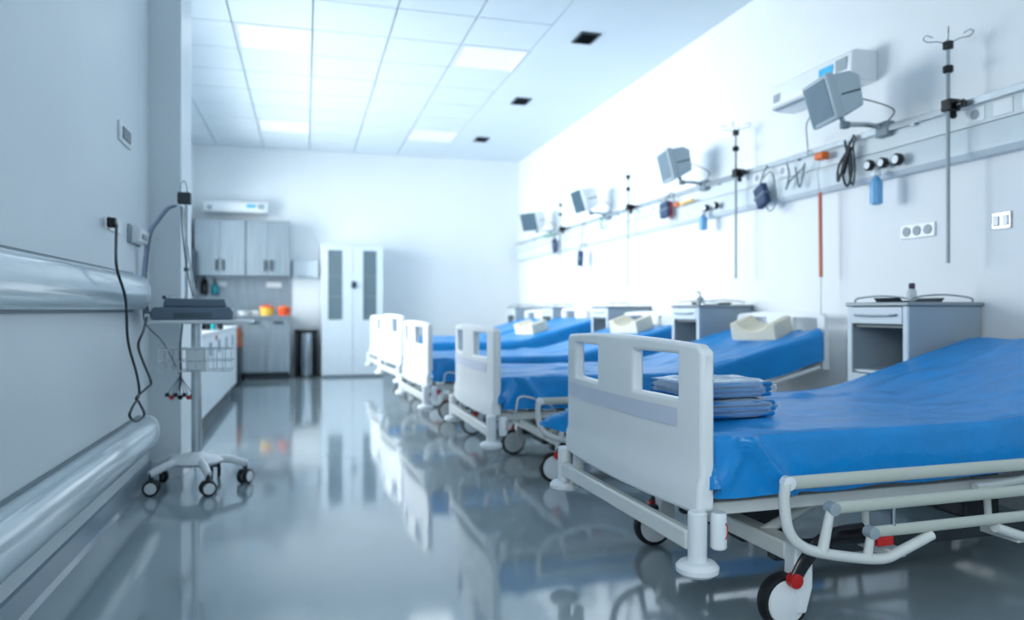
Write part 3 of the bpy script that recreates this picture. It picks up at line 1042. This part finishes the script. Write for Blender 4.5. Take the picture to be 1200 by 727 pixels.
# ------------------------------------------------------------------ infusion poles on the rail
def pole(lab, y, src=[None]):
    loc = (3.29, y, 0)
    if src[0]:
        return dup(src[0], loc, 0, lab)
    t = thing('infusion_pole', lab, 'IV pole', loc, 0, 'infusion poles clamped to the wall rail')
    src[0] = t
    MB().tube([(0, 0, 1.25), (0, 0, 2.30)], .0095, 12).build('lower_tube', M['polegrey'], t)
    MB().tube([(0, 0, 2.28), (0, 0, 2.41)], .009, 12).build('upper_tube', M['steel_p'], t)
    MB().lathe([(.018, 2.26), (.026, 2.265), (.026, 2.295), (.018, 2.3)]).build('height_collar', M['blackp'], t)
    MB().box(-.02, .02, -.02, .02, 2.385, 2.43).build('hook_hub', M['blackp'], t, bevel=.006)
    for k in range(4):
        a_ = radians(45 + 90 * k)
        dx, dy = cos(a_), sin(a_)
        pts = smooth([(dx * .01, dy * .01, 2.415), (dx * .05, dy * .05, 2.435), (dx * .095, dy * .095, 2.44), (dx * .115, dy * .115, 2.46), (dx * .10, dy * .10, 2.475), (dx * .07, dy * .07, 2.46)], 5)
        MB().tube(pts, .003, 8).build('hook', M['steel_p'], t)
    MB().box(-.02, .055, -.03, .03, 2.055, 2.12).build('rail_clamp', M['blackp'], t, bevel=.006)
    kn = MB().lathe([(.012, -.075), (.022, -.07), (.022, -.04), (.012, -.03)], (.03, 0, 2.085), 'y').build('clamp_knob', M['blackp'], t)
    MB().lathe([(.01, 2.02), (.018, 2.03), (.014, 2.056)], (.035, 0, 0)).build('clamp_screw', M['blackp'], t)
    return t


pole('nearest tall infusion pole with four wire hooks at the right edge of the photo', 3.18)
pole('second infusion pole from the front, left of the nearest monitor', 5.2)
pole('third infusion pole from the front, between the second and third monitors', 7.24)
pole('farthest infusion pole, faint against the bright wall', 9.4)


# ------------------------------------------------------------------ monitors on wall arms
def monitor(lab, px, py, X, yaw, tilt, scr, roll=0.0, size=1.0, shell='mon', edge=.022):
    c = PX(px, py, X)
    t = thing('patient_monitor', lab, 'monitor', (c.x, c.y, c.z), 0, 'patient monitors on rail arms')
    hd = bpy.data.objects.new('monitor_head', None)
    # local: screen faces -x
    w, h, d = .155 * size, .135 * size, .17 * size
    R = Matrix.Rotation(yaw, 3, 'Z') @ Matrix.Rotation(tilt, 3, 'Y') @ Matrix.Rotation(roll, 3, 'X')

    def T(mb):
        mb.v = [tuple(R @ Vector(v)) for v in mb.v]
        return mb
    T(MB().box(-.02, .03, -w, w, -h, h)).build('front_bezel', M[shell], t, bevel=.01)
    T(MB().box(-.024, -.018, -w + edge, w - edge, -h + edge, h - edge)).build('screen', scr, t)
    T(MB().prism([(.03, -h * .92), (.06, -h * .95), (d, -h * .72), (d + .02, h * .6), (d - .03, h * .88), (.03, h * .92)], -w * .9, w * .9, 'xz')).build('rear_housing', M[shell], t, bevel=.012)
    T(MB().box(.05, d, -w * .91, -w * .895, -.01, .0)).build('side_groove', M['dsteel'], t)
    T(MB().box(-.022, -.019, w - .05, w - .024, -h + .008, -h + .02)).build('power_key', M['teal'], t)
    # arm to the rail
    p0 = R @ Vector((.09, 0, -h * .9))
    wall = Vector((XR - .08 - c.x, -.10, 2.10 - c.z))
    ar = MB().tube([p0, p0 + Vector((.02, -.01, -.04)), wall + Vector((-.1, .03, .02)), wall], .016, 10).build('support_arm', M['steel_p'], t)
    MB().lathe([(.02, -.02), (.03, -.015), (.03, .015), (.02, .02)], tuple(p0 + Vector((.02, -.01, -.045)))).build('arm_joint', M['mond'], t)
    MB().box(wall.x - .03, wall.x + .03, wall.y - .05, wall.y + .05, wall.z - .055, wall.z + .035).build('rail_mount', M['mond'], t, bevel=.008)
    rp = R @ Vector((d, w * .3, -h * .2))
    MB().tube(smooth([rp, rp + Vector((.05, -.03, .02)), wall + Vector((.0, -.06, .1)), wall + Vector((0, -.02, .03))], 7), .004, 7).build('monitor_cable', M['cable'], t)
    return c


c1 = monitor('nearest boxy grey patient monitor on a wall arm, tilted down, front right', 963, 120, 3.0, radians(-12), radians(-16), M['screen'])
c2 = monitor('second pale patient monitor from the front, beside the second infusion pole', 781, 195, 3.05, radians(-10), radians(-14), M['screen'])
c3 = monitor('third patient monitor from the front with grey screen turned to the camera', 679, 236, 3.05, radians(2), radians(-17), M['screen_d'], 0, 1.0, 'white', .01)
c4 = monitor('farthest patient monitor with dark screen turned to the camera', 621, 260, 3.05, radians(30), radians(-17), M['screen_d'], 0, 1.0, 'white', .01)


# ------------------------------------------------------------------ small gear on the trunking
def gauge(lab, px, py, X=3.33, r=.034):
    c = PX(px, py, X)
    t = thing('gas_regulator', lab, 'gauge', c, 0, 'gas regulators on the trunking')
    MB().lathe([(r * .8, -.02), (r, -.015), (r, .012), (r * .8, .018)], (0, 0, 0), 'x').build('bezel', M['blackp'], t)
    MB().lathe([(r * .05, -.024), (r * .68, -.0235), (r * .7, -.02)], (0, 0, 0), 'x').build('dial', M['white'], t)
    MB().tube([(.015, 0, 0), (XR - .07 - X, 0, 0)], .012, 10).build('inlet_stem', M['chrome'], t)


gauge('leftmost of the three round regulators beside the blue bottle', 1019, 194)
gauge('middle round black regulator of the three beside the blue bottle', 1035, 191, r=.032)
gauge('rightmost of the three round regulators, right of the blue bottle', 1052, 187, r=.036)
gauge('small round regulator left of the second infusion pole', 828, 244, r=.03)
gauge('small round regulator just left of the second infusion pole, right of its neighbour', 839, 241, r=.03)


def hbottle(lab, px, py0, py1, X=3.32):
    a, b = PX(px, py0, X), PX(px, py1, X)
    t = thing('humidifier_bottle', lab, 'bottle', (a.x, a.y, b.z), 0, 'blue humidifier bottles')
    h = a.z - b.z
    MB().lathe([(.02, 0), (.036, .006), (.036, h * .82), (.024, h * .9), (.012, h)]).build('bottle_body', M['bluel'], t)
    MB().lathe([(.015, h), (.028, h + .004), (.028, h + .022), (.012, h + .03)]).build('lid', M['white'], t)
    MB().tube([(0, 0, h + .025), (0, 0, h + .06), (.06, 0, h + .06)], .006, 8).build('outlet_pipe', M['chrome'], t)


hbottle('light blue humidifier bottle hanging under the nearest regulators', 1027, 207, 240)
hbottle('light blue humidifier bottle far down, left of the second infusion pole', 824, 252, 270)


def cuff(lab, px, py, w, h, ang, X=3.31, m=None):
    c = PX(px, py, X)
    t = thing('pressure_cuff', lab, 'blood pressure cuff', c, 0, 'pressure cuffs hanging from the rail')
    R = Matrix.Rotation(radians(ang), 3, 'X')
    mb = MB().box(-.028, .028, -w / 2, w / 2, -h / 2, h / 2)
    mb.v = [tuple(R @ Vector(v)) for v in mb.v]
    mb.build('rolled_cuff', m or M['navy'], t, bevel=.018, seg=3)
    mb = MB().box(-.031, .031, -w / 2 - .002, w / 2 + .002, -.012, .012)
    mb.v = [tuple(R @ Vector(v)) for v in mb.v]
    mb.build('strap', M['ecg'], t, bevel=.004)
    top = 2.10 - c.z
    MB().tube(smooth([R @ Vector((0, 0, h / 2)), Vector((.02, .03, h / 2 + .06)), Vector((.03, -.01, top - .03)), Vector((3.365 - X, 0, top))], 6), .006, 8).build('cuff_hose', M['gcable'], t)
    mb = MB()
    mb.tube(smooth([Vector((.02, .03, h / 2 + .05)), Vector((.03, -.08, h / 2 + .08)), Vector((.03, -.13, -h * .3)), Vector((.03, -.06, -h * .7)), Vector((.03, .0, -h * .4))], 7), .005, 8)
    mb.build('coiled_hose', M['gcable'], t)


cuff('navy blood pressure cuff hanging below the rail right of the second infusion pole', 893, 230, .13, .17, -22)
cuff('navy pressure cuff hanging under the second monitor', 780, 246, .16, .15, -5)
cuff('small navy cuff hanging low, below the third monitor', 680, 303, .10, .20, 8)
cuff('small navy cuff hanging below the rail between the third and fourth monitors', 650, 288, .10, .2, -15)


def strand(name, lab, cat, pts, r, m, grp=None, extra=None):
    t = thing(name, lab, cat, pts[0], 0, grp)
    o = Vector(pts[0])
    MB().tube(smooth([Vector(p) - o for p in pts], 7), r, 8).build('strand', m, t)
    return t, o


G_ = lambda px, py, X=3.33: PX(px, py, X)
t, o = strand('thermometer_tube', 'long orange tube hanging down the wall right of the navy cuff', 'tube', [G_(961, 188), G_(958, 205), G_(960, 225), G_(962, 326), G_(962, 372)], .0035, M['pale'])
MB().tube([Vector(G_(961, 226)) - o, Vector(G_(962, 325)) - o], .0125, 10).build('orange_sleeve', M['orod'], t)
MB().box(-.03, .03, -.06, .03, -.0, .05).build('orange_connector', M['orange'], t, bevel=.012)
t, o = strand('suction_tube', 'thin pale tube with red connector hanging under the second monitor', 'tube', [G_(787, 236), G_(787, 262), G_(789, 300), G_(790, 343)], .004, M['pale'])
MB().tube([Vector(G_(787, 236)) - o, Vector(G_(787, 256)) - o], .008, 10).build('red_connector', M['red'], t)
t, o = strand('hose_connector', 'yellow and orange hose connectors clipped to the rail below the second monitor', 'connector', [G_(795, 240), G_(801, 238), G_(812, 234)], .012, M['yel'])
MB().box(-.03, .0, -.03, .03, -.02, .02).build('orange_cap', M['orange'], t, bevel=.008)
t, o = strand('cable_bundle', 'bundle of black cables looped below the nearest monitor', 'cable',
              [G_(1001, 158), G_(992, 178), G_(985, 205), G_(982, 212), G_(983, 195), G_(995, 176), G_(998, 195), G_(996, 212), G_(992, 218), G_(988, 205), G_(993, 185), G_(990, 165)], .008, M['cable'])
MB().tube(smooth([Vector(G_(*q)) - o for q in ((1003, 160), (1000, 172), (1002, 200), (999, 217), (995, 200), (997, 178))], 7), .006, 8).build('cable_loop', M['cable'], t)
MB().tube([Vector(G_(997, 172)) - o, Vector(G_(988, 203)) - o], .014, 8).build('cable_tie_wrap', M['blackp'], t)
strand('wall_cable', 'thin cable rising from the rail to the nearest monitor', 'cable', [G_(947, 182), G_(946, 165), G_(945, 148, 3.1), G_(950, 135, 3.02)], .004, M['gcable'])
strand('looped_hose', 'pale hoses looped on the rail between the navy cuff and the orange tube', 'hose',
       [G_(922, 192), G_(925, 205), G_(921, 222), G_(926, 212), G_(940, 198), G_(943, 192), G_(938, 218), G_(935, 214), G_(932, 196)], .006, M['gcable'])
strand('green_hose', 'short greenish hose on the rail left of the third monitor arm', 'hose', [G_(636, 276), G_(640, 278), G_(646, 274), G_(650, 275)], .014, mat('green_hose_rubber', (120, 165, 150), 0.5))
strand('green_hose', 'short greenish hose on the rail right of the third monitor', 'hose', [G_(702, 256), G_(707, 254), G_(704, 262), G_(706, 268)], .012, mat('green_hose_rubber_b', (130, 165, 155), 0.5))


# ------------------------------------------------------------------ air conditioners
def aircon(lab, loc, rz, length):
    t = thing('air_conditioner', lab, 'air conditioner', loc, rz, 'white wall air conditioners')
    L = length / 2
    pr = [(0, 0), (.12, 0), (.185, .03), (.2, .07), (.19, .26), (.16, .28), (0, .28)]
    MB().prism([(-u, v * .68) for u, v in pr], -L, L, 'xz').build('housing', M['white'], t, bevel=.01)
    MB().box(-.195, -.155, -L + .03, L - .03, .006, .012).build('air_flap', M['greyl'], t)
    MB().box(-.2015, -.194, -L + .17, -L + .30, .09, .14).build('blue_sticker', M['blues'], t)
    MB().box(-.2015, -.194, -L + .04, -L + .14, .07, .15).build('grey_sticker', M['greyl'], t)
    MB().box(-.2015, -.194, L - .12, L - .05, .05, .11).build('grey_sticker', M['greyl'], t)
    return t


aircon('long white air conditioner high on the right wall behind the nearest monitor', (XR, 4.28, 2.435), 0, .84)
aircon('white air conditioner on the back wall above the steel cabinets', (-1.0, YB, 2.44), pi / 2, .9)

# ------------------------------------------------------------------ kitchen corner at the back
YK = 11.2     # front of base units
YU = 11.6     # front of wall units


def X_at(px, Y):
    return PY(px, 364, Y).x


def steel_unit(name, lab, x0, x1, y0, z0, z1, upper, grp):
    t = thing(name, lab, 'cabinet', ((x0 + x1) / 2, y0, z0), 0, grp)
    w = (x1 - x0) / 2
    h = z1 - z0
    D = YB - .002 - y0
    k0 = 0 if upper else .1
    MB().box(-w, w, .02, D, k0, h).build('carcass', M['steel'], t, bevel=.003)
    if not upper:
        MB().box(-w + .02, w - .02, .06, D, 0, .1).build('plinth', M['dark'], t)
    for s in (-1, 1):
        a_, b_ = (0.004, w - .006) if s > 0 else (-w + .006, -.004)
        dr = MB().box(a_, b_, 0, .018, k0 + .01, h - .01).build('door', M['steel'], t, bevel=.004)
        if upper:
            hx = .045 * s
            MB().box(hx - .014, hx + .014, -.03, 0, .08, .24).build('handle', M['dark'], dr, bevel=.005)
        else:
            c_ = (a_ + b_) / 2
            MB().box(c_ - .07, c_ + .07, -.02, 0, h - .075, h - .045).build('handle', M['dark'], dr, bevel=.004)
    return t


xa, xb, xc = X_at(227, YU), X_at(288, YU), X_at(340, YU)
xa = max(xa, XREC + .01)
steel_unit('wall_cabinet', 'left brushed steel wall cabinet with two doors on the back wall', xa, xb - .004, YU, 1.5, 2.33, True, 'steel wall cabinets')
steel_unit('wall_cabinet', 'right brushed steel wall cabinet with two doors above the orange containers', xb + .004, xc, YU, 1.5, 2.33, True, 'steel wall cabinets')
xd, xe = X_at(284, YK), X_at(340, YK)
steel_unit('base_cabinet', 'brushed steel base cabinet with two doors beside the tall bin', xd, xe, YK, 0, .88, False, 'steel base cabinets')
steel_unit('base_cabinet', 'brushed steel base cabinet in the back left corner, mostly behind the white counter', XREC + .02, xd - .006, YK, 0, .88, False, 'steel base cabinets')
tag(MB().box(XREC + .01, xe + .01, YK - .015, YB - .005, .88, .915).build('worktop', M['steel'], bevel=.004), 'brushed steel worktop along the back wall under the wall cabinets', 'worktop')
tag(MB().box(XREC + .01, xe, YB - .018, YB - .003, .916, 1.5).build('splashback', M['steel']), 'brushed steel splashback between worktop and wall cabinets', 'splashback')


def on_top(px, Y):
    return (X_at(px, Y), Y, .916)


def tub(lab, px, Y, r, h, m, lidm, name='container', cat='container', grp=None):
    t = thing(name, lab, cat, on_top(px, Y), 0, grp)
    MB().lathe([(r * .8, 0), (r * .85, .004), (r, h * .9), (r * 1.05, h)], seg=20).build('tub', m, t)
    MB().lathe([(r * 1.07, h), (r * 1.07, h + .012), (r * .5, h + .03)], seg=20).build('lid', lidm, t)
    MB().box(-.02, .02, -.01, .01, h + .02, h + .05).build('knob', lidm, t, bevel=.004)


tub('yellow and red-orange container on the steel worktop, left of the other orange one', 313, 11.5, .10, .12, M['yel'], M['redo'], grp='orange containers on the worktop')
tub('red-orange container on the steel worktop at its right end', 333, 11.5, .095, .11, M['redo'], M['orange'], grp='orange containers on the worktop')
t = thing('white_basin', 'low white dish on the steel worktop, left of the orange containers', 'dish', on_top(286, 11.5))
MB().lathe([(.05, 0), (.07, .01), (.09, .07), (.095, .075), (.085, .07), (.04, .015)], seg=24).build('bowl', M['white'], t)
t = thing('white_box', 'small white box on the worktop between the white dish and orange container', 'box', on_top(299, 11.6))
MB().box(-.05, .05, -.05, .05, 0, .075).build('carton', M['white'], t, bevel=.004)
MB().box(-.05, .05, -.02, .02, .075, .08).build('opening', M['greyl'], t)
q = PY(321, 334, YB - .02)
t = tag(MB().box(q.x - .11, q.x + .11, YB - .026, YB - .019, q.z - .04, q.z + .04).build('paper_notice', M['white']), 'white notice stuck on the splashback under the right wall cabinet', 'notice')
q = PY(259, 333, YB - .02)
t = tag(MB().box(q.x - .08, q.x + .08, YB - .026, YB - .019, q.z - .04, q.z + .04).build('paper_notice', M['white']), 'white notice stuck on the splashback under the left wall cabinet', 'notice')


def dispenser(lab, px, Y, z0, h, m, m2):
    c = PY(px, 364, Y)
    t = thing('soap_dispenser', lab, 'dispenser', (c.x, Y, z0), 0, 'soap dispensers in the back corner')
    MB().box(-.05, .05, YB - .02 - Y - .06, YB - .02 - Y, -.02, h * .3).build('wall_bracket', m2, t, bevel=.005)
    MB().lathe([(.05, 0), (.055, .01), (.055, h * .55), (.03, h * .7), (.02, h * .72)]).build('bottle_body', m, t)
    MB().tube([(0, 0, h * .7), (0, 0, h), (0, -.05, h), (0, -.07, h * .93)], .013, 8).build('pump_arm', m2, t)


dispenser('black pump dispenser on the back splashback, left of the teal one', 239, 11.88, 1.24, .30, M['blackp'], M['blackp'])
dispenser('teal pump dispenser with black bracket on the splashback above the recorder', 252, 11.88, 1.24, .22, M['teal'], M['blackp'])
q0 = PY(228, 300, 11.5)
t = tag(MB().box(q0.x - .06, q0.x + .02, 11.4, 11.55, 1.38, 1.86).build('towel_holder', M['dsteel'], bevel=.01), 'dark narrow holder at the left edge of the steel wall cabinets', 'holder')

# left white counter
CX0, CX1, CY0, CY1 = XREC + .01, -.80, 6.15, 9.5
ct = thing('white_counter', 'white low counter unit standing along the left side beyond the pillar', 'counter', (0, 0, 0))
MB().box(CX0, CX1 - .02, CY0, CY1, .12, .78).build('carcass', M['cab'], ct)
MB().box(CX0, CX1 - .07, CY0 + .02, CY1 - .02, 0, .12).build('plinth', M['dark'], ct)
MB().box(CX0, CX1 + .01, CY0 - .01, CY1 + .01, .78, .81).build('counter_top', M['white'], ct, bevel=.005)
nd = 5
for k in range(nd):
    y0_ = CY0 + (CY1 - CY0) * k / nd + .004
    y1_ = CY0 + (CY1 - CY0) * (k + 1) / nd - .004
    dr = MB().box(CX1 - .02, CX1, y0_, y1_, .125, .775).build('door', M['cab'], ct, bevel=.003)
    MB().box(CX1, CX1 + .02, y0_ + .05, y0_ + .065, .6, .72).build('handle', M['steel_p'], dr, bevel=.003)
for k, (lab, px, col) in enumerate((('short black bottle at the left end of the row on the white counter', 236, 'blackp'), ('black bottle on the white counter, second from the left', 243, 'blackp'),
                                    ('teal bottle on the white counter between the black ones', 250, 'teal'), ('black bottle at the right end of the row on the white counter', 258, 'blackp'))):
    Yb = 7.6
    X_ = X_at(px, Yb)
    t = thing('bottle', lab, 'bottle', (X_, Yb, .81), 0, 'bottles on the white counter')
    MB().lathe([(.02, 0), (.028, .004), (.028, .075), (.012, .09), (.012, .1)], seg=16).build('bottle_body', M[col], t)
    MB().lathe([(.014, .1), (.014, .12), (.008, .122)], seg=12).build('cap', M['blackp'], t)
q = PX(253, 396, CX1)
t = tag(MB().lathe([(.02, -.0), (.026, .004), (.02, .012)], (CX1 + .001, q.y, q.z), 'x').build('red_mark', M['red']), 'small red round knob on the front of the white counter', 'knob')
# slim dark stand with orange-brown bag
q = PY(280, 446, 10.4)
st = thing('waste_stand', 'slim dark waste stand with orange-brown bag top beside the steel base cabinet', 'bin', (q.x - .02, 10.35, 0))
MB().box(-.07, .05, -.12, .12, 0, .52).build('stand_body', M['dark'], st, bevel=.01)
mb = MB()
def bagf(u, v):
    a_ = u * 2 * pi
    r = .075 + .02 * noise.noise(Vector((cos(a_) * 2, sin(a_) * 2, v * 4))) - .03 * v * v
    return (r * cos(a_) - .01, r * sin(a_) * 1.1, .52 + .27 * v)
mb.grid(bagf, 20, 8)
mb.build('bag', M['brown'], st, sharp=80)

# bin
bx = (X_at(344, 11.35) + X_at(374, 11.35)) / 2
bn = thing('pedal_bin', 'tall steel pedal bin with black frame between base cabinet and closet', 'bin', (bx, 11.5, 0))
MB().box(-.17, .17, -.13, .15, 0, .04).build('base', M['blackp'], bn, bevel=.01)
MB().lathe([(.125, .04), (.13, .045), (.13, .66), (.125, .665)], seg=32).build('drum', M['steel_p'], bn)
MB().box(-.17, -.135, -.12, .15, .04, .66).build('side_frame', M['blackp'], bn, bevel=.01)
MB().box(.135, .17, -.12, .15, .04, .66).build('side_frame', M['blackp'], bn, bevel=.01)
MB().box(-.175, .175, -.135, .155, .665, .71).build('lid', M['blackp'], bn, bevel=.015)
MB().box(-.04, .04, -.18, -.12, .02, .035).build('pedal', M['steel_p'], bn, bevel=.004)

# paper dispenser on back wall
a, b = PY(343, 305, YB), PY(373, 328, YB)
t = thing('paper_dispenser', 'pale paper towel dispenser on the back wall above the bin', 'dispenser', ((a.x + b.x) / 2, YB, b.z))
w = (b.x - a.x) / 2
hh = a.z - b.z
MB().prism([(0, 0), (-.1, .02), (-.12, hh * .5), (-.1, hh), (0, hh)], -w, w, 'yz').build('housing', M['cab'], t, bevel=.01)
MB().box(-w * .6, w * .6, -.122, -.1, .02, .05).build('slot', M['greyl'], t)

# closet with two glazed doors
YC = 11.3
x0, x1 = X_at(377, YC), X_at(449, YC)
cl = thing('glazed_closet', 'tall white two-door closet with narrow glass panes at the back wall', 'closet', ((x0 + x1) / 2, YC, 0))
w = (x1 - x0) / 2
zt = PY(413, 288, YC).z
MB().box(-w, -w + .02, .02, .62, .02, zt).build('side_panel', M['cab'], cl)
MB().box(w - .02, w, .02, .62, .02, zt).build('side_panel', M['cab'], cl)
MB().box(-w + .02, w - .02, .6, .62, .02, zt).build('back_panel', M['shelf'], cl)
MB().box(-w - .005, w + .005, .0, .625, zt, zt + .02).build('top_panel', M['cab'], cl)
MB().box(-w, w, .03, .6, 0, .03).build('plinth', M['greyl'], cl)
for k, z in enumerate((.35, .9, 1.2, 1.5)):
    MB().box(-w + .02, w - .02, .05, .6, z, z + .015).build('shelf', M['cab'], cl)
wp = [(X_at(384.5, YC) - (x0 + x1) / 2, X_at(401.5, YC) - (x0 + x1) / 2), (X_at(425.5, YC) - (x0 + x1) / 2, X_at(441.5, YC) - (x0 + x1) / 2)]
wz0, wz1 = PY(413, 375, YC).z, PY(413, 292, YC).z
wz0, wz1 = PY(413, 375, YC).z, PY(413, 292, YC).z - .02
for s, (a_, b_) in zip((-1, 1), wp):
    l0, l1 = (-w + .002, -.003) if s < 0 else (.003, w - .002)
    mb = MB()
    mb.box(l0, a_, 0, .02, .035, zt - .004).box(b_, l1, 0, .02, .035, zt - .004)
    mb.box(a_, b_, 0, .02, .035, wz0).box(a_, b_, 0, .02, wz1, zt - .004)
    dr = mb.build('door', M['cab'], cl)
    MB().box(a_, b_, .008, .012, wz0, wz1).build('glass_pane', M['glass'], dr)
MB().box(-.02, .05, -.02, 0, PY(419, 338, YC).z, PY(419, 330, YC).z).build('latch', M['dsteel'], cl, bevel=.004)
# folded blue packs inside closet
for k, (xx, zz, lab) in enumerate(((sum(wp[0]) / 2, .915, 'folded blue pack on the lower shelf behind the left closet pane'),)):
    t = thing('folded_pack', lab, 'linen', ((x0 + x1) / 2 + xx, YC + .2, zz), 0)
    MB().box(-.09, .09, -.1, .1, 0, .08).build('linen_fold', M['linen'], t, bevel=.015)
    MB().box(-.085, .085, -.1, .1, .085, .15).build('linen_fold', M['linen'], t, bevel=.015)

# light inside ceiling panels (the room's own lamps)
for (i, j) in sorted(lights_at):
    area('panel_lamp', (colx[i] + 0.335, rowy[j] + 0.335, HC - .02), (0, 0, 0),  .6, .6, 1.6, (0.88, 0.95, 1.0))
